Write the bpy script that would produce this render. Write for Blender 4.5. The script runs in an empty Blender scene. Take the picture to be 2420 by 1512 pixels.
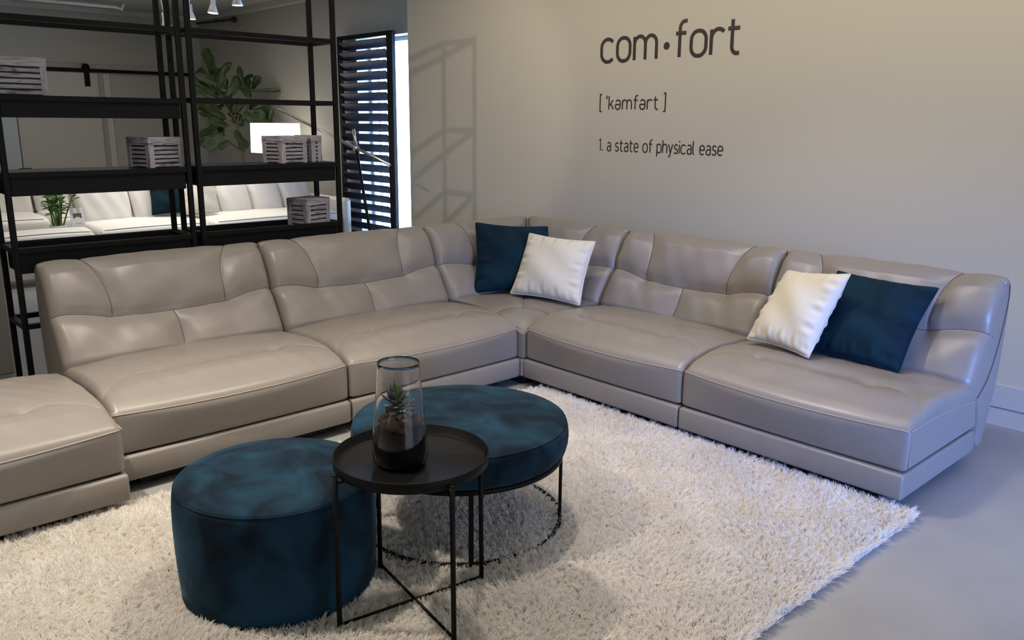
import bpy, math, random
import numpy as np
from mathutils import Vector, Matrix, Euler
random.seed(7); rng = np.random.default_rng(11)
S = bpy.context.scene
COL = S.collection
PI = math.pi

# ------------------------------------------------------------------ helpers
def link(o, parent=None):
    COL.objects.link(o)
    if parent is not None: o.parent = parent
    return o
def tag(o, label=None, cat=None, group=None, kind=None):
    if label: o['label'] = label
    if cat: o['category'] = cat
    if group: o['group'] = group
    if kind: o['kind'] = kind
    return o
def thing(name, label, cat, loc=(0, 0, 0), rz=0.0, group=None):
    o = bpy.data.objects.new(name, None); link(o)
    o.location = loc; o.rotation_euler = (0, 0, rz); o.empty_display_size = .1
    return tag(o, label, cat, group)
class MB:
    def __init__(s): s.v = []; s.f = []; s.flat = set()
    def add(s, vs, fs, flat=False):
        b = len(s.v); s.v += [tuple(map(float, p)) for p in vs]
        for f in fs:
            if flat: s.flat.add(len(s.f))
            s.f.append(tuple(b + i for i in f))
        return s
    def box(s, lo, hi, bev=0.0, M=None):
        x0, y0, z0 = lo; x1, y1, z1 = hi
        if bev <= 0:
            vs = [(x, y, z) for z in (z0, z1) for y in (y0, y1) for x in (x0, x1)]
            fs = [(0, 2, 3, 1), (4, 5, 7, 6), (0, 1, 5, 4), (2, 6, 7, 3), (0, 4, 6, 2), (1, 3, 7, 5)]
            if M is not None: vs = [M @ Vector(p) for p in vs]
            return s.add(vs, fs, True)
        # bevelled box: three nested corner points per corner
        b = bev; vs = []; idx = {}
        for i, x in enumerate((x0, x1)):
            for j, y in enumerate((y0, y1)):
                for k, z in enumerate((z0, z1)):
                    sx = 1 if i == 0 else -1; sy = 1 if j == 0 else -1; sz = 1 if k == 0 else -1
                    idx[i, j, k, 'x'] = len(vs); vs.append((x, y + sy * b, z + sz * b))
                    idx[i, j, k, 'y'] = len(vs); vs.append((x + sx * b, y, z + sz * b))
                    idx[i, j, k, 'z'] = len(vs); vs.append((x + sx * b, y + sy * b, z))
        I = lambda i, j, k, a: idx[i, j, k, a]
        fs = [(I(0,0,0,'x'), I(0,0,1,'x'), I(0,1,1,'x'), I(0,1,0,'x')), (I(1,0,0,'x'), I(1,1,0,'x'), I(1,1,1,'x'), I(1,0,1,'x')),
              (I(0,0,0,'y'), I(1,0,0,'y'), I(1,0,1,'y'), I(0,0,1,'y')), (I(0,1,0,'y'), I(0,1,1,'y'), I(1,1,1,'y'), I(1,1,0,'y')),
              (I(0,0,0,'z'), I(0,1,0,'z'), I(1,1,0,'z'), I(1,0,0,'z')), (I(0,0,1,'z'), I(1,0,1,'z'), I(1,1,1,'z'), I(0,1,1,'z'))]
        for j in (0, 1):
            for k in (0, 1): fs.append((I(0,j,k,'y'), I(0,j,k,'z'), I(1,j,k,'z'), I(1,j,k,'y')))
        for i in (0, 1):
            for k in (0, 1): fs.append((I(i,0,k,'x'), I(i,0,k,'z'), I(i,1,k,'z'), I(i,1,k,'x')))
            for j in (0, 1): fs.append((I(i,j,0,'x'), I(i,j,0,'y'), I(i,j,1,'y'), I(i,j,1,'x')))
        for i in (0, 1):
            for j in (0, 1):
                for k in (0, 1): fs.append((I(i,j,k,'x'), I(i,j,k,'y'), I(i,j,k,'z')))
        if M is not None: vs = [M @ Vector(p) for p in vs]
        return s.add(vs, fs, True)
    def tube(s, pts, r, n=8, caps=True, closed=False):
        P = [Vector(p) for p in pts]; m = len(P); rs = r if isinstance(r, (list, tuple)) else [r] * m
        vs = []; fs = []; up = None
        for i in range(m):
            a = P[i - 1] if (i > 0 or closed) else P[i]; b = P[(i + 1) % m] if (i < m - 1 or closed) else P[i]
            t = (b - a); t = t.normalized() if t.length > 1e-9 else Vector((0, 0, 1))
            if up is None:
                up = Vector((0, 0, 1)) if abs(t.z) < .9 else Vector((1, 0, 0))
            e1 = t.cross(up)
            if e1.length < 1e-6: e1 = t.cross(Vector((1, 0.2, 0)))
            e1.normalize(); e2 = t.cross(e1).normalized(); up = -e2 if False else e1.cross(t)
            for k in range(n):
                q = 2 * PI * k / n; vs.append(P[i] + (e1 * math.cos(q) + e2 * math.sin(q)) * rs[i])
        for i in range(m if closed else m - 1):
            for k in range(n):
                a = i * n + k; b = i * n + (k + 1) % n; c = ((i + 1) % m) * n
                fs.append((a, b, c + (k + 1) % n, c + k))
        if caps and not closed:
            fs.append(tuple(range(n - 1, -1, -1))); fs.append(tuple((m - 1) * n + k for k in range(n)))
        return s.add(vs, fs)
    def lathe(s, prof, n=64, c=(0, 0, 0), closed=False, sx=1.0, sy=1.0, rot=0.0):
        vs = []; fs = []; m = len(prof)
        for r, z in prof:
            for k in range(n):
                q = 2 * PI * k / n; x = r * math.cos(q) * sx; y = r * math.sin(q) * sy
                vs.append((c[0] + x * math.cos(rot) - y * math.sin(rot), c[1] + x * math.sin(rot) + y * math.cos(rot), c[2] + z))
        for i in range(m if closed else m - 1):
            j = (i + 1) % m
            for k in range(n):
                k2 = (k + 1) % n; fs.append((i * n + k, i * n + k2, j * n + k2, j * n + k))
        if not closed:
            if prof[0][0] > 1e-6: fs.append(tuple(range(n - 1, -1, -1)))
            if prof[-1][0] > 1e-6: fs.append(tuple((m - 1) * n + k for k in range(n)))
        return s.add(vs, fs)
    def grid(s, fn, nu, nv, wrap_u=False):
        vs = []; fs = []
        for i in range(nu):
            for j in range(nv): vs.append(fn(i / (nu - 1), j / (nv - 1)))
        for i in range(nu - 1):
            for j in range(nv - 1): fs.append((i * nv + j, (i + 1) * nv + j, (i + 1) * nv + j + 1, i * nv + j + 1))
        return s.add(vs, fs)
    def build(s, name, mat, parent=None, smooth=True, weld=False):
        me = bpy.data.meshes.new(name); me.from_pydata(s.v, [], s.f)
        if smooth:
            me.polygons.foreach_set('use_smooth', [i not in s.flat for i in range(len(s.f))])
        me.validate(); me.update()
        if mat is not None: me.materials.append(mat)
        o = bpy.data.objects.new(name, me); link(o, parent)
        return o
def fix_normals(o):
    import bmesh
    bm = bmesh.new(); bm.from_mesh(o.data); bmesh.ops.recalc_face_normals(bm, faces=bm.faces[:]); bm.to_mesh(o.data); bm.free(); return o
def weld(o, d=1e-5):
    import bmesh
    bm = bmesh.new(); bm.from_mesh(o.data); bmesh.ops.remove_doubles(bm, verts=bm.verts[:], dist=d)
    bmesh.ops.recalc_face_normals(bm, faces=bm.faces[:]); bm.to_mesh(o.data); bm.free(); return o
def catmull(P, n):
    P = [np.array(p, float) for p in P]; out = []
    Q = [2 * P[0] - P[1]] + P + [2 * P[-1] - P[-2]]
    for i in range(1, len(Q) - 2):
        for t in np.linspace(0, 1, n, endpoint=False):
            a, b, c, d = Q[i - 1], Q[i], Q[i + 1], Q[i + 2]
            out.append(.5 * ((2 * b) + (-a + c) * t + (2 * a - 5 * b + 4 * c - d) * t * t + (-a + 3 * b - 3 * c + d) * t ** 3))
    out.append(P[-1]); return out
def copy_tree(o, parent=None):
    c = o.copy(); COL.objects.link(c)
    if parent is not None: c.parent = parent
    for ch in list(o.children): copy_tree(ch, c)
    return c

# ------------------------------------------------------------------ materials
def srgb(r, g, b):
    f = lambda c: (c / 255 / 12.92) if c / 255 <= .04045 else ((c / 255 + .055) / 1.055) ** 2.4
    return (f(r), f(g), f(b), 1)
def mat(name, color, rough=.5, metal=0.0, **kw):
    m = bpy.data.materials.new(name); m.use_nodes = True
    nt = m.node_tree; p = nt.nodes['Principled BSDF']
    p.inputs['Base Color'].default_value = color; p.inputs['Roughness'].default_value = rough; p.inputs['Metallic'].default_value = metal
    for k, v in kw.items(): p.inputs[k.replace('_', ' ')].default_value = v
    return m
def N(m, t, **kw):
    n = m.node_tree.nodes.new(t)
    for k, v in kw.items():
        if k in n.inputs: n.inputs[k].default_value = v
        else: setattr(n, k, v)
    return n
def L(m, a, ao, b, bi): m.node_tree.links.new(a.outputs[ao], b.inputs[bi])
def P_(m): return m.node_tree.nodes['Principled BSDF']
def noise_bump(m, scale, strength, dist=.002, detail=4, voronoi=False):
    tc = N(m, 'ShaderNodeTexCoord'); t = N(m, 'ShaderNodeTexVoronoi' if voronoi else 'ShaderNodeTexNoise', Scale=scale)
    if not voronoi: t.inputs['Detail'].default_value = detail
    b = N(m, 'ShaderNodeBump', Strength=strength, Distance=dist)
    L(m, tc, 'Object', t, 'Vector'); L(m, t, 'Distance' if voronoi else 'Fac', b, 'Height'); L(m, b, 'Normal', P_(m), 'Normal'); return b
def noise_color(m, c1, c2, scale, detail=4, lo=.3, hi=.7, distort=0.0):
    tc = N(m, 'ShaderNodeTexCoord'); t = N(m, 'ShaderNodeTexNoise', Scale=scale); t.inputs['Detail'].default_value = detail; t.inputs['Distortion'].default_value = distort
    r = N(m, 'ShaderNodeValToRGB'); r.color_ramp.elements[0].position = lo; r.color_ramp.elements[1].position = hi
    r.color_ramp.elements[0].color = c1; r.color_ramp.elements[1].color = c2
    L(m, tc, 'Object', t, 'Vector'); L(m, t, 'Fac', r, 'Fac'); L(m, r, 'Color', P_(m), 'Base Color'); return t, r

LEATHER = mat('taupe_leather', (.25, .22, .19, 1), .37)
noise_color(LEATHER, (.226, .203, .180, 1), (.242, .217, .193, 1), 6, 3)
LEATHER.node_tree.nodes['Principled BSDF'].inputs['Specular IOR Level'].default_value = .5
b = noise_bump(LEATHER, 420, .10, .001, 2)
SEAM = mat('seam_thread', (.075, .06, .05, 1), .6)
PIPING = mat('piping_leather', (.33, .28, .24, 1), .4)
WLEATHER = mat('ivory_leather', (.78, .75, .70, 1), .45); noise_bump(WLEATHER, 300, .08, .001, 2)
WSEAM = mat('grey_piping', (.18, .16, .15, 1), .6)
BLACK = mat('black_powder_coat', (.006, .006, .006, 1), .5, Specular_IOR_Level=.10); noise_bump(BLACK, 900, .12, .0006, 2)
BLACKPLY = mat('black_lacquer', (.007, .007, .0075, 1), .5, Specular_IOR_Level=.10)
SHADE_PIPE_BLACK = mat('black_undershade_and_pipe', (.01, .01, .01, 1), .6)  # black of the pipe and of the blocks standing in for shade under the sofas
def velvet(name, c1, c2, sheen, tint, scale, rough=.85):
    m = mat(name, c1, rough, Sheen_Weight=sheen, Sheen_Roughness=.35, Sheen_Tint=tint)
    P_(m).inputs['Specular IOR Level'].default_value = .15
    t, r = noise_color(m, c1, c2, scale, 7, .38, .66, .5)
    # brushed nap: the pile leans different ways, which tilts the shading normal
    t2 = N(m, 'ShaderNodeTexNoise', Scale=scale * .9); t2.inputs['Detail'].default_value = 5; t2.inputs['Distortion'].default_value = .6
    tc = N(m, 'ShaderNodeTexCoord'); L(m, tc, 'Object', t2, 'Vector')
    b1 = N(m, 'ShaderNodeBump', Strength=.22, Distance=.03); L(m, t2, 'Fac', b1, 'Height')
    t3 = N(m, 'ShaderNodeTexNoise', Scale=900); L(m, tc, 'Object', t3, 'Vector')
    b2 = N(m, 'ShaderNodeBump', Strength=.2, Distance=.001); L(m, t3, 'Fac', b2, 'Height'); L(m, b1, 'Normal', b2, 'Normal')
    L(m, b2, 'Normal', P_(m), 'Normal'); return m
VELVET = velvet('teal_velvet', (.0018, .0070, .0145, 1), (.0080, .036, .064, 1), .18, (.13, .34, .50, 1), 6)
TEALCUSH = velvet('teal_velvet_cushion', (.0018, .012, .021, 1), (.0034, .024, .040, 1), .18, (.10, .38, .52, 1), 6)
CREAMCUSH = mat('cream_velvet_cushion', (.665, .625, .53, 1), .85, Sheen_Weight=.2, Sheen_Roughness=.4); noise_bump(CREAMCUSH, 700, .15, .001)
RUGB = mat('rug_backing', (.55, .50, .44, 1), .95)
PILE = mat('rug_pile', (.9, .87, .82, 1), .9); noise_color(PILE, (.86, .82, .76, 1), (.93, .91, .87, 1), 7, 5)
tl_ = N(PILE, 'ShaderNodeBsdfTranslucent', Color=(.93, .90, .85, 1)); ms_ = N(PILE, 'ShaderNodeMixShader', Fac=.45)
L(PILE, P_(PILE), 'BSDF', ms_, 1); L(PILE, tl_, 'BSDF', ms_, 2); L(PILE, ms_, 'Shader', PILE.node_tree.nodes['Material Output'], 'Surface')
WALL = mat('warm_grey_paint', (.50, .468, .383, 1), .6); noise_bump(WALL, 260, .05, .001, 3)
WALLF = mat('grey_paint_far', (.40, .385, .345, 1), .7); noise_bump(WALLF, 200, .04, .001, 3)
TRIMM = mat('trim_paint', (.53, .50, .44, 1), .5)
DOORM = mat('barn_door_paint', (.47, .45, .40, 1), .6)
CEIL = mat('ceiling_paint', (.42, .42, .40, 1), .8); noise_bump(CEIL, 40, .1, .004)
WHITEM = mat('white_enamel', (.75, .76, .78, 1), .35)
FLOORM = mat('polished_concrete', (.40, .40, .40, 1), .33)
t, r = noise_color(FLOORM, (.275, .275, .275, 1), (.33, .327, .32, 1), 2.2, 8, .3, .7)
noise_bump(FLOORM, 30, .03, .002)
CHROME = mat('brushed_nickel', (.62, .58, .53, 1), .25, 1.0)
GLASS = mat('clear_glass', (1, 1, 1, 1), .0, Transmission_Weight=1.0, IOR=1.45)
WGLASS = mat('window_glass', (1, 1, 1, 1), .0, Transmission_Weight=1.0, IOR=1.05)
SOIL = mat('dark_soil', (.010, .007, .006, 1), .95, Specular_IOR_Level=.1); noise_bump(SOIL, 180, .9, .006)
ROCK = mat('red_brown_lava_rock', (.12, .045, .026, 1), .85); noise_color(ROCK, (.03, .014, .010, 1), (.11, .045, .028, 1), 45); noise_bump(ROCK, 120, .6, .004)
SUCC = mat('blue_grey_succulent', (.07, .085, .09, 1), .55); noise_color(SUCC, (.055, .07, .075, 1), (.09, .11, .105, 1), 60)
SUCC2 = mat('green_succulent', (.16, .19, .05, 1), .5)
LEAF = mat('fig_leaf', (.055, .10, .022, 1), .4); noise_color(LEAF, (.014, .032, .008, 1), (.036, .066, .013, 1), 9)
P_(LEAF).inputs['Transmission Weight'].default_value = 0.0
LEAF2 = mat('bright_leaf', (.10, .20, .03, 1), .4)
BARK = mat('fig_bark', (.10, .075, .05, 1), .8); noise_bump(BARK, 60, .5, .004)
VINYL = mat('dark_grey_vinyl', (.052, .044, .041, 1), .16); noise_bump(VINYL, 330, .55, .0012, 3)
VINYLD = mat('dark_vinyl', (.030, .024, .022, 1), .45)
BLADE = mat('slat_with_blue_sheen', (.007, .012, .024, 1), .42, Specular_IOR_Level=.22)  # black slats, with the blue sheen of the window light put into the colour
# printed wood of the decorative crates
def woodmat(name, along_z):
    m = mat(name, (.3, .28, .3, 1), .6)
    tc = N(m, 'ShaderNodeTexCoord'); mp = N(m, 'ShaderNodeMapping')
    mp.inputs['Scale'].default_value = (9, 9, 1.3) if along_z else (1.3, 1.3, 12)
    w = N(m, 'ShaderNodeTexNoise', Scale=5); w.inputs['Detail'].default_value = 5; w.inputs['Distortion'].default_value = 1.4
    r = N(m, 'ShaderNodeValToRGB'); e = r.color_ramp.elements
    e[0].position = .30; e[0].color = (.018, .014, .017, 1); e[1].position = .39; e[1].color = (.18, .165, .185, 1)
    x = e.new(.55); x.color = (.33, .31, .34, 1)
    L(m, tc, 'Object', mp, 'Vector'); L(m, mp, 'Vector', w, 'Vector'); L(m, w, 'Fac', r, 'Fac'); L(m, r, 'Color', P_(m), 'Base Color'); return m
WOODH = woodmat('washed_wood_horizontal', False); WOODV = woodmat('washed_wood_vertical', True)
WOODD = mat('crate_inside_dark', (.012, .016, .018, 1), .8)
def emis(name, col, st):
    m = bpy.data.materials.new(name); m.use_nodes = True; p = P_(m)
    p.inputs['Base Color'].default_value = col; p.inputs['Emission Color'].default_value = col; p.inputs['Emission Strength'].default_value = st
    return m
LAMPSH = emis('lit_lampshade', (1, .93, .82, 1), 2.2)
BULB = emis('lit_bulb', (1, .96, .9, 1), 18)

# ------------------------------------------------------------------ camera
cam = bpy.data.cameras.new('camera'); co = bpy.data.objects.new('camera', cam); COL.objects.link(co); S.camera = co
yaw, pitch, roll = math.radians(42.8046), math.radians(13.5059), math.radians(.5544)
a = PI - yaw
F = Vector((math.cos(a) * math.cos(pitch), math.sin(a) * math.cos(pitch), -math.sin(pitch)))
R = F.cross(Vector((0, 0, 1))).normalized(); U = R.cross(F)
R2 = R * math.cos(roll) + U * math.sin(roll); U2 = -R * math.sin(roll) + U * math.cos(roll)
Mx = Matrix((R2, U2, -F)).transposed().to_4x4(); Mx.translation = Vector((3.2707, -3.1001, 1.4574))
co.matrix_world = Mx
cam.sensor_fit = 'HORIZONTAL'; cam.sensor_width = 36; cam.lens = 36 * 1957.49 / 2420; cam.clip_start = .05; cam.clip_end = 100

# ------------------------------------------------------------------ the room
HC = 2.868; XF = -9.16; YW = 1.34; YR = 2.15; XC = -2.885; XE = 6.5; YB = -7.5
def struct(name, mb, m, parent=None, smooth=False):
    o = mb.build(name, m, parent, smooth=smooth)
    if parent is None: o['kind'] = 'structure'
    return o
struct('floor', MB().box((XF - .2, YB - .2, -.2), (XE + .2, YR + .4, 0)), FLOORM)
struct('ceiling', MB().box((XF - .2, YB - .2, HC), (XE + .2, YR + .4, HC + .15)), CEIL)
struct('wall_back', MB().box((XC, YW, 0), (XE, YR + .3, HC)), WALL)
wx0, wx1, wz0, wz1 = -4.98, -3.80, .12, 2.322
w = MB(); w.box((XF, YR, 0), (wx0, YR + .3, HC)); w.box((wx0, YR, wz1), (XC - .0005, YR + .3, HC)); w.box((wx0, YR, 0), (XC - .0005, YR + .3, wz0)); w.box((wx1, YR, wz0), (XC - .0005, YR + .3, wz1))
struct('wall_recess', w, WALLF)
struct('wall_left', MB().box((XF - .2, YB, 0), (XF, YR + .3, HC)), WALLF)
# right wall with storefront windows, behind and beside the camera
w = MB(); w.box((XE, YB, 2.4), (XE + .2, YR + .3, HC)); w.box((XE, .2, 0), (XE + .2, YR + .3, 2.4)); w.box((XE, -3.0, 0), (XE + .2, .2, .1)); w.box((XE, YB, 0), (XE + .2, -3.0, 2.4))
struct('wall_right', w, WALL)
struct('wall_front', MB().box((XF, YB - .2, 0), (XE + .2, YB, HC)), WALL)
# skirting of the lettered wall: board, shadow groove, cove foot
sk = bpy.data.objects.new('baseboard_back', None); link(sk); sk['kind'] = 'structure'
MB().box((XC, YW - .016, .098), (XE, YW + .002, .215), .002).build('board', TRIMM, sk)
MB().box((XC, YW - .010, .0), (XE, YW + .002, .092), .002).build('foot_strip', TRIMM, sk)
sk2 = struct('baseboard_left', MB().box((XF - .001, YB, 0), (XF + .015, YR, .12), .002), TRIMM)
sk3 = struct('baseboard_recess', MB().box((XF, YR - .015, 0), (wx0 - .05, YR + .001, .12), .002), TRIMM)
# window behind the shutter
win = bpy.data.objects.new('window_1', None); link(win); win['kind'] = 'structure'
fr = MB()
for lo, hi in (((wx0, YR + .16, wz0), (wx0 + .045, YR + .22, wz1)), ((wx1 - .045, YR + .16, wz0), (wx1, YR + .22, wz1)), ((wx0, YR + .16, wz1 - .045), (wx1, YR + .22, wz1)), ((wx0, YR + .16, wz0), (wx1, YR + .22, wz0 + .045))):
    fr.box(lo, hi, .003)
fr.build('window_frame', WHITEM, win)
MB().box((wx0 + .04, YR + .187, wz0 + .04), (wx1 - .04, YR + .193, wz1 - .04)).build('window_pane', WGLASS, win)
# far wall: barn door on its rail, door panel behind the glass
bd = thing('barn_door', 'pale sliding barn door hanging from a black rail on the far wall', 'door', (XF, 0, 0))
MB().box((.045, -1.75, .02), (.085, .67, 2.03), .004).build('door_panel', DOORM, bd)
hs = MB(); hs.box((.085, .50, 1.855), (.093, .57, 2.10), .002); hs.box((.093, .52, 1.88), (.097, .55, 1.91)); hs.build('hanger_strap', BLACK, bd)
hw = MB(); hw.lathe([(0, 0), (.048, .0), (.052, .006), (.048, .012), (0, .012)], 24)
o = hw.build('hanger_wheel', BLACK, bd); o.rotation_euler = (0, PI / 2, 0); o.location = (.070, .535, 2.10)
hs = MB(); hs.box((.085, -1.4, 1.855), (.093, -1.33, 2.10), .002); hs.build('hanger_strap', BLACK, bd)
rl = thing('door_rail', 'long black steel rail above the pale barn door', 'rail', (XF, 0, 0))
MB().box((.058, -2.6, 2.042), (.068, 1.98, 2.086), .002).build('track', BLACK, rl)
for y in (-2.1, -.9, .25, 1.0, 1.9):
    s_ = MB(); s_.tube([(0, y, 2.064), (.075, y, 2.064)], .012, 12); s_.build('standoff', BLACK, rl)
dtrim = struct('trim_1', MB().box((XF, .76, 0), (XF + .02, .84, 2.03), .002), TRIMM)
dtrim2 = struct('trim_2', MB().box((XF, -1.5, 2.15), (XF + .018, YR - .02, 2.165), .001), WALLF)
gd = thing('glass_door', 'frosted glass door leaf with a black patch fitting by the barn door', 'door', (XF, 0, 0))
MB().box((.10, -2.6, .02), (.112, -.365, 2.00), .001).build('glass_panel', mat('frosted_glass', (.42, .47, .48, 1), .35), gd)
MB().box((.098, -.366, .02), (.113, -.357, 2.00), .001).build('door_edge', BLACK, gd)
MB().box((.092, -.42, .74), (.12, -.26, .80), .003).build('patch_fitting', BLACK, gd)
# beam along the far wall top, pipe of the ceiling
for nm, lo, hi in (('trim_3', (XF, YB, 2.80), (XF + .10, YR, HC)), ('trim_4', (XF + .1, YR - .09, 2.80), (XC - .3, YR, HC))):
    struct(nm, MB().box(lo, hi, .004), mat(nm + '_paint', (.50, .49, .46, 1), .6))
pp = thing('sprinkler_pipe', 'dark sprinkler pipe with a round flange high on the recessed wall', 'pipe', (0, 0, 0))
MB().tube([(XF + .12, YR - .075, 2.775), (-7.95, YR - .055, 2.745)], .014, 10).build('pipe', SHADE_PIPE_BLACK, pp)
q = MB(); q.lathe([(0, 0), (.035, 0), (.035, .03), (0, .03)], 20); o = q.build('flange', SHADE_PIPE_BLACK, pp); o.rotation_euler = (0, -PI / 2, 0); o.location = (-7.86, YR - .055, 2.742)
MB().tube([(-8.4, YR - .066, 2.755), (-8.4, YR - .066, 2.83)], .008, 8).build('hanger', SHADE_PIPE_BLACK, pp)
pp = thing('ceiling_conduit', 'pale conduit pipe running under the ceiling of the far room', 'pipe', (0, 0, 0))
MB().tube([(-8.3, -3.0, 2.81), (-8.3, .72, 2.81), (-8.28, .80, 2.79), (-8.26, .82, 2.86)], .022, 12).build('conduit', WHITEM, pp)

# ------------------------------------------------------------------ lettering (strokes drawn with round bowls, cut vinyl)
def arc(cx, cy, rx, ry, a0, a1, n=14):
    return [(cx + rx * math.cos(math.radians(a0 + (a1 - a0) * i / n)), cy + ry * math.sin(math.radians(a0 + (a1 - a0) * i / n))) for i in range(n + 1)]
# every glyph: list of strokes on an x-height of 1; width
W_ = .78
def bowl(w=W_, a0=0, a1=360): return arc(w / 2, .5, w / 2, .5, a0, a1, 36)
def rr(w=W_, h=1.0, r=.36):   # closed rounded bowl, slightly squarish, like an engineering typeface
    p = []
    for cx, cy, s in ((w - r, h - r, 0), (r, h - r, 90), (r, r, 180), (w - r, r, 270)): p += arc(cx, cy, r, r, s, s + 90, 10)
    return p + [p[0]]
def openbowl(w, h, r, a_start, a_end):
    pass
G = {
 'o': ([rr()], W_),
 'c': ([arc(.40, .64, .40, .36, 38, 180, 16) + arc(.40, .36, .40, .36, 180, 322, 16)], .74),
 'm': ([[(0, 0), (0, 1)], [(0, .64)] + arc(.325, .66, .325, .34, 178, 0, 14) + [(.65, 0)], [(.65, .64)] + arc(.975, .66, .325, .34, 178, 0, 14) + [(1.30, 0)]], 1.30),
 'n': ([[(0, 0), (0, 1)], [(0, .62)] + arc(.36, .64, .36, .36, 178, 0, 14) + [(.72, 0)]], .72),
 'f': ([[(.22, 0), (.22, 1.15)] + arc(.48, 1.15, .26, .30, 180, 90, 8) + [(.60, 1.45)], [(0, .97), (.56, .97)]], .58),
 'r': ([[(0, 0), (0, 1)], [(0, .60)] + arc(.36, .62, .36, .38, 178, 42, 12)], .58),
 't': ([[(.20, 1.32), (.20, .28)] + arc(.44, .28, .24, .28, 180, 270, 8) + [(.58, 0)], [(-.02, .97), (.56, .97)]], .58),
 'k': ([[(0, 0), (0, 1.45)], [(.62, 1), (.02, .40)], [(.26, .62), (.68, 0)]], .66),
 'E': ([[(.02, .52), (.72, .52)], [(.06, .86)] + arc(.37, .64, .35, .36, 140, 0, 14) + [(.72, .64), (.72, .36)] + arc(.36, .36, .36, .36, 0, -180, 16) + [(0, .36), (0, .52)]], .74),
 '[': ([[(.26, 1.62), (0, 1.62), (0, -.22), (.26, -.22)]], .26),
 ']': ([[(0, 1.62), (.26, 1.62), (.26, -.22), (0, -.22)]], .26),
 "'": ([[(.04, 1.50), (.0, 1.12)]], .06),
 '1': ([[(0, 1.16), (.24, 1.40), (.24, 0)]], .26),
 '.': ([[(.0, .09), (.17, .09)]], .17),
 'a': ([[(.06, .88)] + arc(.36, .72, .30, .28, 130, 0, 10) + [(.66, .72), (.66, 0)], [(.66, .56), (.30, .56)] + arc(.30, .28, .28, .28, 90, 270, 12) + [(.36, 0)] + arc(.42, .24, .24, .24, 270, 360, 6)], .68),
 's': ([[(.56, .86)] + arc(.32, .75, .26, .25, 60, 270, 14)[:-1] + arc(.32, .26, .27, .26, 90, -130, 14) + [(.02, .12)]], .60),
 'e': ([[(.02, .50), (.72, .50)], [(.72, .50), (.72, .64)] + arc(.37, .64, .35, .36, 0, 180, 16) + [(.02, .64), (.02, .36)] + arc(.38, .36, .36, .36, 180, 318, 14)], .74),
 'p': ([[(0, -.42), (0, 1)], rr(.72)], .72),
 'h': ([[(0, 0), (0, 1.45)], [(0, .62)] + arc(.35, .64, .35, .36, 178, 0, 14) + [(.70, 0)]], .70),
 'y': ([[(0, 1), (.34, .08)], [(.68, 1), (.26, -.26)] + arc(.08, -.20, .20, .20, -18, -90, 6) + [(0, -.40)]], .68),
 'i': ([[(0, 0), (0, 1)], [(0, 1.28), (0, 1.44)]], .02),
 'l': ([[(0, 1.45), (0, .22)] + arc(.20, .20, .20, .20, 180, 270, 6)], .22),
}
def ribbon(mb, st, th, y0, dep, ox, oz, sx, sz):
    P = [Vector((ox + x * sx, oz + z * sz)) for x, z in st]; Q = [P[0]]
    for p in P[1:]:
        if (p - Q[-1]).length > 1e-5: Q.append(p)
    P = Q; closed = (P[0] - P[-1]).length < 1e-4
    if closed: P = P[:-1]
    m = len(P); vs = []
    for i in range(m):
        a = P[i - 1] if (i > 0 or closed) else None; b = P[(i + 1) % m] if (i < m - 1 or closed) else None
        d1 = (P[i] - a).normalized() if a is not None else None; d2 = (b - P[i]).normalized() if b is not None else None
        if d1 is None: d1 = d2
        if d2 is None: d2 = d1
        n1 = Vector((-d1.y, d1.x)); n2 = Vector((-d2.y, d2.x)); n = (n1 + n2)
        n = n.normalized() if n.length > .2 else n1
        k = th / 2 / max(.5, n.dot(n1))
        for q, y in ((P[i] + n * k, y0), (P[i] - n * k, y0), (P[i] - n * k, y0 - dep), (P[i] + n * k, y0 - dep)): vs.append((q.x, y, q.y))
    fs = []
    for i in range(m if closed else m - 1):
        a = 4 * i; b = 4 * ((i + 1) % m)
        for k in range(4): fs.append((a + k, a + (k + 1) % 4, b + (k + 1) % 4, b + k))
    if not closed: fs.append((0, 1, 2, 3)); fs.append((4 * m - 4, 4 * m - 3, 4 * m - 2, 4 * m - 1))
    mb.add(vs, fs, True)
def write(name, label, text, x0, x1, z0, xh, th, material, gap=.34, space=.5, boldz=1.0):
    """text centred between x0 and x1; xh is the x-height"""
    t = thing(name, label, 'wall lettering', (x0, YW, z0))
    tot = 0
    for i, ch in enumerate(text):
        tot += space if ch == ' ' else (.54 if ch == '*' else G[ch][1])
        if i < len(text) - 1: tot += gap
    sx = (x1 - x0 - th) / tot; x = th / 2
    for i, ch in enumerate(text):
        if ch == ' ': x += (space + gap) * sx; continue
        mb = MB()
        if ch == '*':
            mb.lathe([(0, 0), (.0235, 0), (.0235, .0012), (0, .0012)], 28)
            o = mb.build('dot', material, t, smooth=False); o.rotation_euler = (PI / 2, 0, 0); o.location = (x + .31 * sx, -.0002, xh * .5); x += (.54 + gap) * sx; continue
        for j, st in enumerate(G[ch][0]): ribbon(mb, st, th, -.0003, .0012 + .00004 * j, 0, 0, sx, xh - th * (1 if False else 0))
        o = fix_normals(mb.build('letter', material, t, smooth=False)); o.location = (x, 0, 0)
        x += (G[ch][1] + gap) * sx
    return t
w1 = write('wall_lettering', 'large dark grey word com·fort in rounded letters high on the wall', 'com*fort', -.664, .432, 1.850, .146, .0235, VINYL, gap=.27)
w1.rotation_euler = (0, math.radians(-.5), 0)
write('wall_lettering', "bracketed phonetic spelling ['kəmfərt] below the large word on the wall", "[ 'kEmfErt ]", -.655, -.092, 1.540, .061, .0092, VINYLD, gap=.30, space=.12)
write('wall_lettering', 'dark line reading 1. a state of physical ease, lowest of the three on the wall', '1. a state of physical ease', -.650, .358, 1.264, .056, .0080, VINYLD, gap=.27, space=.32)

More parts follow.
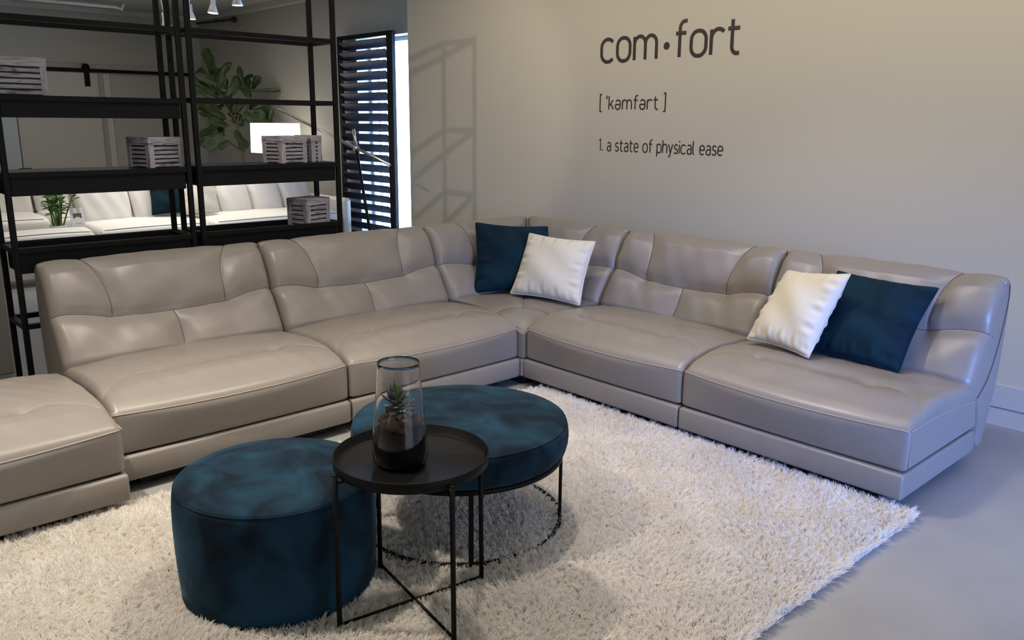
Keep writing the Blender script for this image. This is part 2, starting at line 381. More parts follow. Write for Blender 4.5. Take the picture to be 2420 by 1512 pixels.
# ------------------------------------------------------------------ leather sectional
def profile(ctrl, spacing):
    """dense closed 2D profile from control points; spacing(v,z) gives step"""
    out = []; pts = catmull(ctrl, 60)
    acc = 1e9; last = None
    for p in pts:
        if last is None or np.hypot(*(p - last)) >= spacing(p[0], p[1]): out.append(p); last = p
    return np.array(out)
def normals2(p):
    d = np.roll(p, -1, 0) - np.roll(p, 1, 0); n = np.stack([-d[:, 1], d[:, 0]], 1); return n / (np.linalg.norm(n, axis=1)[:, None] + 1e-9)
def area2(p): return .5 * np.sum(p[:, 0] * np.roll(p[:, 1], -1) - np.roll(p[:, 0], -1) * p[:, 1])
def columns(W, step, r):
    a = np.linspace(0, PI / 2, 7); e = r * (1 - np.cos(a)); ins = 1 - np.sin(a)
    n = max(3, int((W - 2 * r) / step)); mid = np.linspace(r, W - r, n + 1)[1:-1]
    u = np.concatenate([e, mid, (W - e)[::-1]]); k = np.concatenate([ins, 0 * mid, ins[::-1]]); return u, k
def loft(name, prof, W, r, rl, disp, mat_, parent, step=.0055, mapf=None, shift=None):
    """prof: (n,2) array or function of column; disp(u, p)->outward mm; rl: per point rounding radius"""
    if area2(prof) < 0: prof = prof[::-1]
    nor = -normals2(prof)                         # outward for a counter-clockwise loop
    u, k = columns(W, step, r); n = len(prof); vs = np.zeros((len(u), n, 3))
    rr_ = rl(prof)
    for i, (ui, ki) in enumerate(zip(u, k)):
        d = disp(ui, prof) - ki * rr_
        q = prof + nor * d[:, None]
        if shift is not None: q[:, 1] += shift(ui, prof)
        vs[i, :, 0] = ui; vs[i, :, 1:] = q
    V = vs.reshape(-1, 3)
    if mapf is not None: V = mapf(V)
    m = len(u); i, j = np.meshgrid(np.arange(m - 1), np.arange(n), indexing='ij'); j2 = (j + 1) % n
    Fq = np.stack([i * n + j, i * n + j2, (i + 1) * n + j2, (i + 1) * n + j], -1).reshape(-1, 4)
    faces = [tuple(map(int, f)) for f in Fq] + [tuple(range(n - 1, -1, -1)), tuple(range((m - 1) * n, m * n))]
    me = bpy.data.meshes.new(name); me.from_pydata([tuple(p) for p in V], [], faces)
    me.polygons.foreach_set('use_smooth', [True] * len(Fq) + [False, False]); me.update()
    me.materials.append(mat_); o = bpy.data.objects.new(name, me); link(o, parent); fix_normals(o)
    def surf(uu, p, lift=0.0):
        """point on the surface nearest to profile location p at column uu"""
        A = prof; B = np.roll(prof, -1, 0); E_ = B - A; P0 = np.array(p)
        t = np.clip(((P0 - A) * E_).sum(1) / ((E_ ** 2).sum(1) + 1e-12), 0, 1); dd = ((A + E_ * t[:, None] - P0) ** 2).sum(1)
        jj = int(np.argmin(dd)); t = float(t[jj]); j2 = (jj + 1) % len(prof)
        kk = float(np.interp(uu, u, k)); q0 = A[jj] * (1 - t) + B[jj] * t; n0 = nor[jj] * (1 - t) + nor[j2] * t
        one = np.array([q0]); D = disp(uu, one)[0] - kk * float(rl(one)[0]) + lift
        q = q0 + n0 * D
        if shift is not None: q = q + np.array([0, shift(uu, one)[0]])
        X = np.array([[uu, q[0], q[1]]])
        if mapf is not None: X = mapf(X)
        return tuple(X[0])
    return o, surf
def gauss(x, s): return np.exp(-(x / s) ** 2)
def polydist(U, V, pl):
    d = np.full(np.shape(V), 9.0)
    for (a, b), (c, e) in zip(pl[:-1], pl[1:]):
        L2 = (c - a) ** 2 + (e - b) ** 2; t = np.clip(((U - a) * (c - a) + (V - b) * (e - b)) / L2, 0, 1)
        d = np.minimum(d, np.hypot(U - (a + t * (c - a)), V - (b + t * (e - b))))
    return d
SEAT = [(.03, .165), (.004, .166), (-.002, .18), (-.004, .23), (-.003, .28), (0.0, .322), (.004, .332), (.022, .350), (.06, .371), (.12, .389), (.20, .399), (.30, .402), (.40, .398), (.50, .391), (.58, .384), (.640, .374), (.675, .34), (.70, .28), (.72, .22), (.73, .18), (.722, .166), (.69, .165), (.3, .165), (.03, .165)]
def seat_prof(depth=0.0):
    c = [(v + (depth if v > .3 else depth * v / .3 if v > .05 else 0), z) for v, z in SEAT]
    p = profile(c[:-1] + [(.045, .165)], lambda v, z: .0055 if (z > .17 and v < .62 + depth) else .02); return p
def seat_seams(W):
    a = [(0, .10), (.05, .165), (.10, .213), (.15, .235), (.20, .236), (.265 * W / 1.06 , .215)]
    ac = [tuple(x) for x in catmull(a, 6)]
    return ac, [(W - x, y) for x, y in ac]
def make_seat(W, parent, end_visible=(False, False), depth=0.0, mapf=None, name='seat_cushion', seams=True, seed=0):
    pr = seat_prof(depth); sl, sr = seat_seams(W)
    def disp(u, p):
        v, z = p[:, 0], p[:, 1]; x = 2 * u / W - 1; c = 1 - x * x; c4 = 1 - abs(x) ** 3.2
        top = np.clip((z - .33) / .03, 0, 1) * np.clip((.66 + depth - v) / .06, 0, 1)
        front = np.clip((.06 - v) / .05, 0, 1)
        sm = np.clip(v / .22, 0, 1); sm = sm * sm * (3 - 2 * sm)
        d = .026 * c4 * top * (.35 + .65 * sm)
        fz = np.clip((z - .165) / .165, .10, 1) * np.clip((.402 - z) / .06, 0, 1)
        d = d + .044 * c * fz * np.clip((.20 - v) / .20, 0, 1) ** 1.5
        # soft trough between the two puckers and the tucked seams
        tr = gauss(v - .222, .045) * np.clip((.30 - abs(u / W - .52)) / .10, 0, 1)
        d = d - .013 * tr * top
        d = d + .006 * gauss(v - .13, .07) * c * top + .004 * gauss(v - .34, .07) * c * top
        if seams:
            for s_ in (sl, sr):
                dd = polydist(u, v, s_); d = d - (.0035 * gauss(dd, .005) + .0050 * gauss(dd, .028)) * top
                px, py = s_[-1]; d = d - .012 * gauss(np.hypot(u - px, v - py), .030) * top
        # gentle creases fanning out of the puckers
        wv = np.sin((u * 60 + v * 38 + seed)) * .0007 + np.sin(u * 23 - v * 31 + seed * 2) * .0010
        return d + wv * top * np.clip(v / .1, 0, 1)
    rl = lambda p: np.where(p[:, 1] > .345, .034, .016)
    def sag(u, p):
        v, z = p[:, 0], p[:, 1]; x = 2 * u / W - 1
        return -.030 * (1 - x * x) * np.clip((z - .17) / .14, 0, 1) * np.clip((.12 - v) / .12, 0, 1)
    o, surf = loft(name, pr, W, .03, rl, disp, LEATHER, parent, mapf=mapf, shift=sag)
    # welt running along the front edge and back along both ends
    w = MB(); pts = [surf(0.0, (v, .335 - .03 * max(0, v) / .69), -.0005) for v in ()]
    us = np.linspace(.004, W - .004, 80)
    w.tube([surf(x, (.003, .330), .0012) for x in us], .0028, 6)
    w.build('piping', PIPING, o)
    if seams:
        for s_ in (sl, sr): s2 = MB(); s2.tube([surf(x, (y, .395), .0008) for x, y in s_[3:]], .0017, 5); s2.build('seam', PIPING, o)
    for e, side in zip(end_visible, (0, 1)):
        if e:
            uu = 0.0 if side == 0 else W; sg = -.001 if side == 0 else .001
            P0 = [(uu + sg, v, z) for v, z in ((.010, .330), (.12, .335), (.3, .334), (.5, .318), (.69, .300))]
            w = MB(); w.tube([tuple(x) for x in catmull(P0, 8)], .0028, 6); w.build('piping', PIPING, o)
            w = MB(); w.tube([(uu + sg * .5, .25, .335), (uu - sg * 8, .235, .372), (uu - sg * 24, .215, .392)], .0013, 5); w.build('seam', SEAM, o)
    return o, surf
BACK = [(.612, .33), (.606, .36), (.612, .392), (.632, .43), (.662, .485), (.704, .57), (.742, .64), (.780, .705), (.812, .755), (.842, .794), (.868, .812), (.894, .812), (.918, .797), (.934, .765), (.942, .70), (.945, .60), (.942, .48), (.930, .35), (.900, .23), (.862, .13), (.835, .070), (.820, .056), (.775, .056), (.757, .09), (.750, .16), (.72, .24), (.68, .30), (.64, .33)]
def back_prof(): return profile(BACK, lambda v, z: .0050 if (z > .36 and v < .90) else (.009 if z > .6 else .02))
def make_back(W, parent, kind='full', mapf=None, mir=False, seed=0, end_visible=(False, False)):
    pr = back_prof()
    def X(u): return (W - u) if mir else u
    if kind == 'full':
        zs = [(0, .600), (.06, .600), (.13, .592), (.20, .577), (.245, .570), (.36, .562), (.5, .559), (.64, .562), (.755, .570), (.80, .577), (.87, .592), (.94, .600), (1, .600)]
        H = [(a * W, b) for a, b in zs]
        V1 = [(x * W, z) for x, z in ((.172, .820), (.203, .785), (.227, .73), (.240, .66), (.2435, .61), (.241, .570))]
        V2 = [(W - x, z) for x, z in V1]; VC = [(x * W, z) for x, z in ((.500, .559), (.508, .53), (.512, .48), (.512, .42), (.508, .37))]
        lines = [H, V1, V2, VC]; puck = [V1[-1], V2[-1]]
    else:
        zs = [(0, .600), (.10, .600), (.22, .592), (.34, .577), (.40, .570), (.62, .562), (1, .560)]
        H = [(a * W, b) for a, b in zs]; V1 = [(x * W, z) for x, z in ((.285, .820), (.335, .785), (.375, .73), (.398, .66), (.405, .61), (.402, .570))]
        lines = [H, V1]; puck = [V1[-1]]
        lines = [[(X(x), z) for x, z in l] for l in lines]; puck = [(X(x), z) for x, z in puck]
    lines = [[tuple(q) for q in catmull(l, 8)] for l in lines]
    def disp(u, p):
        v, z = p[:, 0], p[:, 1]; face = np.clip((.915 - v) / .03, 0, 1) * np.clip((z - .345) / .02, 0, 1)
        zz = np.where(v > .87, .82, z)
        dm = np.full(len(z), 9.0)
        pb = np.ones(len(z))
        for l in lines:
            dl = polydist(u, zz, l); dm = np.minimum(dm, dl); pb = pb * (1 - .92 * np.exp(-(dl / .062) ** 1.35))
        e_ = min(u, W - u); pb = pb * (1 - .45 * math.exp(-(e_ / .06) ** 2))
        dh = polydist(u, zz, lines[0])
        bul = .036 * pb * (1 - .75 * np.clip((zz - .76) / .05, 0, 1)) * np.clip((zz - .34) / .06, .0, 1)
        d = bul - .010 * gauss(dh, .03) - .0040 * gauss(dm, .0048)
        for a, b in puck: d = d - .012 * gauss(np.hypot((u - a), (zz - b)), .035)
        wv = np.sin(u * 47 + z * 30 + seed) * .0008 + np.sin(u * 19 - z * 41 + seed * 1.7) * .0010
        return (d + wv) * face
    rl = lambda p: np.where((p[:, 0] < .86) & (p[:, 1] > .36), .045, .014)
    o, surf = loft('backrest', pr, W, .045, rl, disp, LEATHER, parent, mapf=mapf)
    def pv(z):
        zi = [c[1] for c in BACK[:11]]; vi = [c[0] for c in BACK[:11]]; return float(np.interp(z, zi[1:], vi[1:]))
    for l in lines: s_ = MB(); s_.tube([surf(x, (pv(z), z), .0008) for x, z in l], .0019, 5); s_.build('seam', SEAM, o)
    for e, side in zip(end_visible, (0, 1)):
        if e:
            uu = (0.0 if side == 0 else W) + (-.001 if side == 0 else .001)
            w = MB(); w.tube([tuple(x) for x in catmull([(uu, v, z) for v, z in ((.69, .312), (.765, .36), (.812, .41), (.862, .506), (.898, .62), (.915, .72), (.900, .785))], 8)], .0028, 6)
            w.build('piping', SEAM, o)
    return o
def make_base(W, parent, depth=.0, x0=.003, vb=.735):
    b = MB(); y0, y1, z0, z1 = -.018, vb + depth, .052, .158
    prof = [(y0 + .012, z0), (y0 + .003, z0 + .004), (y0, z0 + .014), (y0 - .001, .105), (y0, z1 - .014), (y0 + .004, z1 - .004), (y0 + .014, z1), (y1 - .03, z1), (y1 - .012, z1 - .006), (y1, z1 - .03), (y1 + .012, .09), (y1 + .008, z0 + .008), (y1 - .01, z0)]
    p = np.array(prof); o, _ = loft('plinth', p, W - 2 * x0, .012, lambda q: np.full(len(q), .010), lambda u, q: np.zeros(len(q)), LEATHER, parent, step=.2)
    o.location.x = x0
    f = MB(); f.box((.10, .06, 0), (W - .10, vb + depth - .06, .056)); f.build('foot', SHADE_PIPE_BLACK, parent)
    # the black block above stands in for the shade under the sofa
    return o
def module(x0, y0, rz, W, label, ev=(False, False), seed=0):
    t = thing('sofa_module', label, 'sofa', (x0, y0, 0), rz)
    g = .0025
    sub = bpy.data.objects.new
    s_, _ = make_seat(W - 2 * g, t, ev, seed=seed); s_.location.x = g
    b_ = make_back(W - 2 * g, t, seed=seed, end_visible=ev); b_.location.x = g
    make_base(W, t); return t
module(.036, 0, 0, 1.060, 'armless taupe leather sofa seat beside the corner under the wall lettering', seed=1)
module(1.096, 0, 0, 1.046, 'armless taupe leather sofa seat at the right end with cream and teal cushions', (False, True), seed=2)
module(0, -1.117, PI / 2, 1.098, 'armless taupe leather sofa seat left of the corner in front of the shutter', seed=3)
module(0, -2.180, PI / 2, 1.060, 'armless taupe leather sofa seat at the left end in front of the black shelving', seed=4)

# corner module: square seat, two mitred backs
cn = thing('sofa_corner', 'taupe leather corner sofa unit with two mitred backs holding two cushions', 'sofa', (0, 0, 0))
cx1, cy0 = .032, -.016     # right and front limits of the corner seat
def corner_seat():
    n = 130; x0, x1, y0, y1 = -.66, cx1, cy0, .66
    L_ = [[(-.60, .60), (-.18, .18)], [tuple(q) for q in catmull([(-.18, .18), (-.215, .11), (-.22, .05), (-.205, -.005)], 8)], [tuple(q) for q in catmull([(-.18, .18), (-.11, .215), (-.05, .22), (.02, .205)], 8)]]
    def h(x, y):
        fx = (x1 - x); fy = (y - y0)                       # distance from the two open edges
        ex = .060 * (1 - min(1, fx / .11)) ** 2.2; ey = .060 * (1 - min(1, fy / .11)) ** 2.2
        z = .398 + .012 * (1 - ((x + .3) / .36) ** 2) * (1 - ((y - .3) / .36) ** 2)
        # tip bows down towards the inner corner only
        dt = math.hypot(x - x1, y - y0); z -= .068 * math.exp(-(dt / .10) ** 2) + .03 * math.exp(-(dt / .25) ** 2)
        dd = min(float(polydist(x, np.array([y]), l)[0]) for l in L_)
        z -= .0035 * math.exp(-(dd / .005) ** 2) + .006 * math.exp(-(dd / .03) ** 2) + .012 * math.exp(-((x + .18) ** 2 + (y - .18) ** 2) / .03 ** 2)
        return z
    b = MB(); b.grid(lambda s, t: (x0 + (x1 - x0) * s, y0 + (y1 - y0) * t, h(x0 + (x1 - x0) * s, y0 + (y1 - y0) * t)), n, n)
    # walls of the cushion
    rim = [(0, j) for j in range(n)] + [(i, n - 1) for i in range(1, n)] + [(n - 1, j) for j in range(n - 2, -1, -1)] + [(i, 0) for i in range(n - 2, 0, -1)]
    base = len(b.v); ids = [i * n + j for i, j in rim]
    for k in ids: x, y, z = b.v[k]; b.v.append((x, y, .165))
    m = len(ids)
    for k in range(m): b.f.append((ids[k], ids[(k + 1) % m], base + (k + 1) % m, base + k)); b.flat.add(len(b.f) - 1)
    b.f.append(tuple(base + k for k in range(m))); b.flat.add(len(b.f) - 1)
    o = fix_normals(b.build('seat_cushion', LEATHER, cn))
    s_ = MB()
    for l in L_[:1] + L_[1:]: s_.tube([(x, y, h(x, y) + .0006) for x, y in (l if len(l) > 2 else [(l[0][0] + (l[1][0] - l[0][0]) * k / 20, l[0][1] + (l[1][1] - l[0][1]) * k / 20) for k in range(21)])], .0014, 5)
    s_.build('seam', SEAM, o)
    w = MB(); w.tube([(-.02, cy0 - .001, .335), (cx1 - .010, cy0 - .001, .332), (cx1 + .001, cy0 + .010, .332), (cx1 + .001, .04, .335)], .0028, 6); w.build('piping', PIPING, o)
corner_seat()
p_ = MB(); p_.box((-.74, cy0 - .002, .052), (cx1 + .002, .74, .158), .010); p_.build('plinth', LEATHER, cn)
f = MB(); f.box((-.70, cy0 + .03, 0), (cx1 - .03, .70, .056)); f.build('foot', SHADE_PIPE_BLACK, cn)  # black block in place of the shade below the corner unit
WC = .90
def map_right(V):      # back along the lettered wall: x from the mitre to the right limit
    V = V.copy(); s = V[:, 0] / WC; v = V[:, 1]; V[:, 0] = (-v + .004) + s * (.033 + v - .004); return V
def map_left(V):       # back along the shelving: y from the mitre to the front limit
    V = V.copy(); s = V[:, 0] / WC; v = V[:, 1].copy(); V[:, 1] = (v - .004) + (1 - s) * 0 + s * (-.016 - v + .004) ; V[:, 0] = -v; return V
b1 = make_back(WC, cn, 'half', mapf=map_right, mir=True, seed=5); b2 = make_back(WC, cn, 'half', mapf=map_left, mir=True, seed=6)

# backless end unit at the left edge of the picture
ot = thing('sofa_ottoman', 'backless taupe leather end unit at the left edge of the rug', 'sofa', (.172, -3.30, 0), PI / 2)
s_, _ = make_seat(1.105, ot, (False, True), depth=.12, seed=7)
make_base(1.11, ot, depth=.06)

# ------------------------------------------------------------------ cushions
def pillow(name, label, cat, BL, BR, TL, TR, T, m, seed, group, n=54):
    BL, BR, TL, TR = map(Vector, (BL, BR, TL, TR)); r_ = np.random.default_rng(seed)
    nrm = ((BR - BL) + (TR - TL)).cross((TL - BL) + (TR - BR)).normalized()
    ctr = (BL + BR + TL + TR) / 4
    ph = r_.uniform(0, 6.28, 12)
    def pt(s, t, side):
        u = 2 * s - 1; v = 2 * t - 1
        # the sides bow inwards between the ears
        iu = 1 - .07 * (1 - v * v) - .012 * abs(v) ** 14; iv = 1 - .07 * (1 - u * u) - .012 * abs(u) ** 14
        a = (u * iu + 1) / 2; b_ = (v * iv + 1) / 2
        p = BL * (1 - a) * (1 - b_) + BR * a * (1 - b_) + TL * (1 - a) * b_ + TR * a * b_
        th = ((1 - u ** 2) * (1 - v ** 2)) ** .46
        # gathers running in from the edges
        e = 0
        ed = 1 - abs(u); e += math.exp(-(ed / .22) ** 2) * (math.sin(v * 17 + ph[0] + side) + .7 * math.sin(v * 29 + ph[1])) * .0075 * min(1, ed / .12)
        ed = 1 - abs(v); e += math.exp(-(ed / .22) ** 2) * (math.sin(u * 15 + ph[2] + side) + .7 * math.sin(u * 31 + ph[3])) * .0065 * min(1, ed / .12)
        e += .006 * math.sin(u * 4 + v * 5 + ph[4]) * th
        return p + nrm * (side * (T / 2 * th + e * min(1, 1.6 * th) * 1.15))
    b = MB(); b.grid(lambda s, t: pt(s, t, 1), n, n); b.grid(lambda s, t: pt(s, t, -1), n, n)
    o = b.build(name, m); weld(o, 2e-4)
    tag(o, label, cat, group)
    edge = [pt(s / 40, 0, 1) for s in range(40)] + [pt(1, s / 40, 1) for s in range(40)] + [pt(1 - s / 40, 1, 1) for s in range(40)] + [pt(0, 1 - s / 40, 1) for s in range(40)]
    w = MB(); w.tube(edge, .0032, 6, closed=True); w.build('edge_seam', m, o)
    return o
pillow('throw_pillow', 'dark teal velvet cushion in the sofa corner behind the cream one', 'cushion', (-.600, .155, .415), (-.255, .545, .42), (-.735, .285, .832), (-.485, .685, .800), .165, TEALCUSH, 1, 'scatter cushions')
pillow('throw_pillow', 'cream velvet cushion in front of the teal one in the sofa corner', 'cushion', (-.405, .285, .425), (.082, .392, .415), (-.465, .500, .775), (-.007, .612, .762), .165, CREAMCUSH, 2, 'scatter cushions')
pillow('throw_pillow', 'cream velvet cushion at the right end overlapping the teal cushion', 'cushion', (1.190, .380, .440), (1.560, .292, .440), (1.205, .690, .745), (1.620, .492, .808), .155, CREAMCUSH, 5, 'scatter cushions')
pillow('throw_pillow', 'dark teal velvet cushion at the right end of the sofa', 'cushion', (1.450, .430, .430), (1.905, .425, .425), (1.440, .735, .770), (1.912, .735, .757), .155, TEALCUSH, 4, 'scatter cushions')

# ------------------------------------------------------------------ shag rug
RX0, RX1, RY0, RY1 = .165, 2.195, -3.35, -.005
rug = thing('shag_rug', 'deep pile cream white shag rug under the ottomans and tray table', 'rug', (0, 0, 0))
MB().box((RX0, RY0, .001), (RX1, RY1, .008), .002).build('backing', RUGB, rug)
def pile():
    sp = .0105; xs = np.arange(RX0, RX1, sp); ys = np.arange(RY0, RY1, sp)
    X, Y = np.meshgrid(xs, ys); X = X.ravel() + rng.uniform(-.5, .5, X.size) * sp; Y = Y.ravel() + rng.uniform(-.5, .5, Y.size) * sp
    X = np.clip(X, RX0, RX1); Y = np.clip(Y, RY0, RY1)
    nt = X.size; K = 9
    # smooth lean field + individual tuft lean
    lean = lambda f, p: np.sin(X * f + p) * np.cos(Y * f * 1.13 + p * 2.1)
    ax = .008 * lean(9, .3) + .006 * lean(23, 1.7) + rng.normal(0, .009, nt)
    ay = .008 * lean(8, 2.3) + .006 * lean(21, .4) + rng.normal(0, .009, nt)
    ht = .036 + .006 * lean(14, .9) + rng.normal(0, .004, nt)
    # pile splays outward at the hem
    ax += .014 * np.exp(-(RX1 - X) / .03) - .012 * np.exp(-(X - RX0) / .03); ay += .014 * np.exp(-(RY1 - Y) / .03)
    n = nt * K; rep = lambda a: np.repeat(a, K)
    x0 = rep(X) + rng.uniform(-.006, .006, n); y0 = rep(Y) + rng.uniform(-.006, .006, n)
    tx = rep(X + ax) + rng.normal(0, .0055, n); ty = rep(Y + ay) + rng.normal(0, .0055, n); h = rep(ht) * rng.uniform(.75, 1.12, n)
    bx = rng.normal(0, .004, n); by = rng.normal(0, .004, n)
    pts = np.zeros((n, 4, 3))
    for k, t in enumerate((0, .4, .75, 1.0)):
        e = t ** 1.4; bw = math.sin(t * PI)
        pts[:, k, 0] = x0 + (tx - x0) * e + bx * bw; pts[:, k, 1] = y0 + (ty - y0) * e + by * bw; pts[:, k, 2] = .006 + h * (t - .12 * t * t)
    hc = bpy.data.hair_curves.new('pile'); hc.add_curves([4] * n)
    hc.position_data.foreach_set('vector', pts.reshape(-1).astype(np.float32))
    ra = hc.attributes.new('radius', 'FLOAT', 'POINT'); rad = np.tile(np.array([.0012, .0012, .0010, .0003], np.float32), n); ra.data.foreach_set('value', rad)
    hc.materials.append(PILE); o = bpy.data.objects.new('pile', hc); link(o, rug); o['kind'] = 'stuff'
pile()

# ------------------------------------------------------------------ ottomans
ro = thing('round_ottoman', 'wide round teal velvet ottoman on a thin black metal ring frame', 'ottoman', (1.0610, -1.3040, 0))
c = MB(); c.lathe([(.02, .2925), (.34, .2925), (.372, .296), (.386, .312), (.392, .335), (.3935, .36), (.392, .385), (.388, .400), (.383, .4075), (.379, .4085), (.370, .413), (.345, .420), (.30, .426), (.22, .431), (.12, .434), (.0, .435)], 120)
cu = c.build('cushion', VELVET, ro)
w = MB(); w.tube([(.383 * math.cos(q), .383 * math.sin(q), .4075) for q in np.linspace(0, 2 * PI, 120, endpoint=False)], .0022, 6, closed=True); w.build('piping', VELVET, cu)
w = MB(); w.lathe([(.352, .278), (.376, .278), (.376, .2925), (.352, .2925)], 96, closed=True); w.build('top_ring', BLACK, ro)
w = MB(); w.lathe([(.362, .020), (.376, .020), (.376, .034), (.362, .034)], 96, closed=True); w.build('floor_ring', BLACK, ro)
for q in (46, 136, 236, 326):
    q = math.radians(q); d = Vector((math.cos(q), math.sin(q), 0)); n_ = Vector((-d.y, d.x, 0))
    M_ = Matrix((n_, d, Vector((0, 0, 1)))).transposed().to_4x4()
    l = MB(); l.box((-.008, .362, .020), (.008, .374, .282), .001, M=M_); l.build('leg', BLACK, ro)
tagp = MB(); tagp.grid(lambda s, t: (-.402 - .012 * math.sin(t * 3), -.075 + .035 * s, .335 - .04 * t), 6, 6); o = tagp.build('care_label', mat('white_label', (.8, .8, .8, 1), .6), ro)
sm = o.modifiers.new('th', 'SOLIDIFY'); sm.thickness = .0006

po = thing('velvet_pouf', 'tall drum shaped dark teal velvet pouf standing on the rug', 'ottoman', (1.0115, -2.0085, 0)); po.scale = (.982, .982, 1.0)
c = MB(); c.lathe([(.0, .010), (.26, .010), (.292, .013), (.304, .030), (.309, .10), (.3125, .18), (.314, .26), (.313, .32), (.309, .360), (.304, .3780), (.300, .3805)], 120); c.build('body', VELVET, po)
c = MB(); c.lathe([(.299, .372), (.303, .3770), (.3025, .3805), (.295, .386), (.27, .3945), (.22, .402), (.14, .408), (.0, .411)], 120); c.build('seat', VELVET, po)
w = MB(); w.tube([(.3035 * math.cos(q), .3035 * math.sin(q), .3785) for q in np.linspace(0, 2 * PI, 120, endpoint=False)], .0022, 6, closed=True); w.build('piping', VELVET, po)
w = MB(); w.tube([(.3145 * math.cos(math.radians(-125)) * k, .3145 * math.sin(math.radians(-125)) * k, z) for k, z in ((.985, .03), (.995, .15), (1.0, .25), (.985, .36))], .0012, 5); w.build('seam', VELVET, po)

# ------------------------------------------------------------------ tray table
tt = thing('tray_table', 'round black metal tray table with crossed wire base between the ottomans', 'table', (1.422, -1.7818, 0))
TR = .2225; zt = .5204
tray = MB(); tray.lathe([(0, zt - .030), (TR - .010, zt - .030), (TR - .003, zt - .027), (TR - .001, zt), (TR + .001, zt + .0015), (TR + .003, zt), (TR + .002, zt - .028), (TR - .004, zt - .0335), (0, zt - .0335)], 128)
tray.build('tray', BLACK, tt)
RL = .2405
for k in range(4):
    q = math.radians(-98.7277 + 90 * k); d = Vector((math.cos(q), math.sin(q), 0))
    l = MB(); l.tube([d * RL + Vector((0, 0, .022)), d * (RL - .004) + Vector((0, 0, .500))], .0075, 14)
    l.tube([d * (RL - .004) + Vector((0, 0, .500)), d * (RL - .004) + Vector((0, 0, .504))], [.0075, .005], 14)
    l.build('leg', BLACK, tt)
    l = MB(); l.tube([d * (RL - .006) + Vector((0, 0, .478)), d * (TR - .012) + Vector((0, 0, .478)), d * (TR - .012) + Vector((0, 0, .4895))], .004, 8); l.build('bracket', BLACK, tt)
for k in (0, 1):
    q = math.radians(-98.7277 + 90 * k); d = Vector((math.cos(q), math.sin(q), 0)); z = Vector((0, 0, .040 + .003 * k))
    l = MB(); l.tube([d * RL + z, -d * RL + z], .0045, 10); l.build('cross_bar', BLACK, tt)

# ------------------------------------------------------------------ glass vase with succulent
zv = zt - .030 + .0008; VX, VY = 1.4093, -1.8115
vs_ = thing('glass_vase', 'clear tapering glass vase standing on the black tray', 'vase', (VX, VY, zv))
HV = .7925 - zv
outer = [(0, 0), (.052, 0), (.068, .004), (.077, .013), (.0805, .030), (.0805, .050), (.078, .085), (.073, .14), (.0675, .20), (.0624, .255), (.0594, HV - .001), (.0587, HV)]
inner = [(.0579, HV - .001), (.0609, .255), (.0660, .20), (.0716, .14), (.0766, .085), (.0788, .05), (.0785, .032), (.074, .014), (.062, .007), (0, .007)]
g_ = MB(); g_.lathe([tuple(x) for x in catmull(outer, 4)] + [tuple(x) for x in catmull(inner, 4)], 96); o = fix_normals(weld(g_.build('glass', GLASS, vs_)))
so = MB(); so.lathe([(0, .0105), (.058, .0110), (.070, .018), (.0745, .033), (.0745, .05), (.0725, .085), (.0700, .105), (.055, .112), (.03, .108), (0, .113)], 64); o = so.build('soil', SOIL); so_ = tag(o, 'dark soil filling the lower part of the glass vase', 'soil', kind='stuff'); o.location = (VX, VY, zv)
def rock(c, r, seed):
    r_ = np.random.default_rng(seed); b = MB(); n = 9; ph = r_.uniform(0, 6, 6)
    prof = []
    def f(s, t):
        th = s * 2 * PI; fi = (t - .5) * PI; d = Vector((math.cos(th) * math.cos(fi), math.sin(th) * math.cos(fi), math.sin(fi)))
        k = 1 + .16 * math.sin(3 * d.x + ph[0]) + .14 * math.sin(4 * d.y + ph[1]) + .12 * math.sin(5 * d.z + ph[2]) + .08 * math.sin(9 * d.x + 7 * d.y + ph[3])
        return Vector(c) + Vector((d.x * r * 1.1, d.y * r, d.z * r * .72)) * k
    b.grid(f, 18, 12); o = weld(b.build('lava_rock', ROCK), 1e-4); return o
rocks = [((-.045, -.030, .126), .026), ((-.012, -.050, .122), .024), ((.025, -.045, .128), .026), ((.047, -.012, .136), .023), ((.040, .028, .130), .025), ((.005, .045, .126), .026), ((-.038, .025, .132), .027), ((-.010, -.005, .128), .025), ((-.052, -.004, .150), .018), ((.050, -.030, .112), .018), ((.028, .002, .148), .020)]
places = ['against the left of the glass', 'front and low against the glass', 'front right under the succulent', 'right against the glass', 'right rear against the glass', 'behind the succulent stem', 'rear left against the glass', 'in the middle at the stem foot', 'small, topmost at the left', 'small, lowest at the right', 'topmost beside the stem']
for i, ((c, r_), pl) in enumerate(zip(rocks, places)):
    o = rock((c[0] * .76, c[1] * .76, c[2]), r_ * .86, 30 + i); o.location = (VX, VY, zv); tag(o, 'reddish brown rock in the vase, ' + pl, 'rock', 'rocks in the glass vase')
sc = thing('succulent_plant', 'blue grey rosette succulent growing inside the glass vase', 'plant', (VX - .003, VY - .002, zv + .135))
Rt = Vector((.6778, .7352, 0)); Fw = Vector((-.7352, .6778, 0)); Up = Vector((0, 0, 1))   # across / away
def sleaf(b, base, d, ln, wd, curl):
    d = d.normalized(); side = d.cross(Up)
    if side.length < .1: side = Rt.copy()
    side.normalize(); nn = side.cross(d).normalized(); prof = ((0, .30), (.2, .55), (.45, .9), (.68, 1.0), (.85, .72), (.95, .34), (1, .04))
    m = 8; vs = []; fs = []
    for t, wv in prof:
        c_ = base + d * ln * t + nn * curl * ln * t * t
        for k in range(m):
            q = 2 * PI * k / m; vs.append(c_ + side * math.cos(q) * wd * wv + nn * math.sin(q) * wd * wv * .38)
    for i in range(len(prof) - 1):
        for k in range(m): fs.append((i * m + k, i * m + (k + 1) % m, (i + 1) * m + (k + 1) % m, (i + 1) * m + k))
    b.add(vs, fs)
sc.scale = (1.16, 1.16, 1.16)
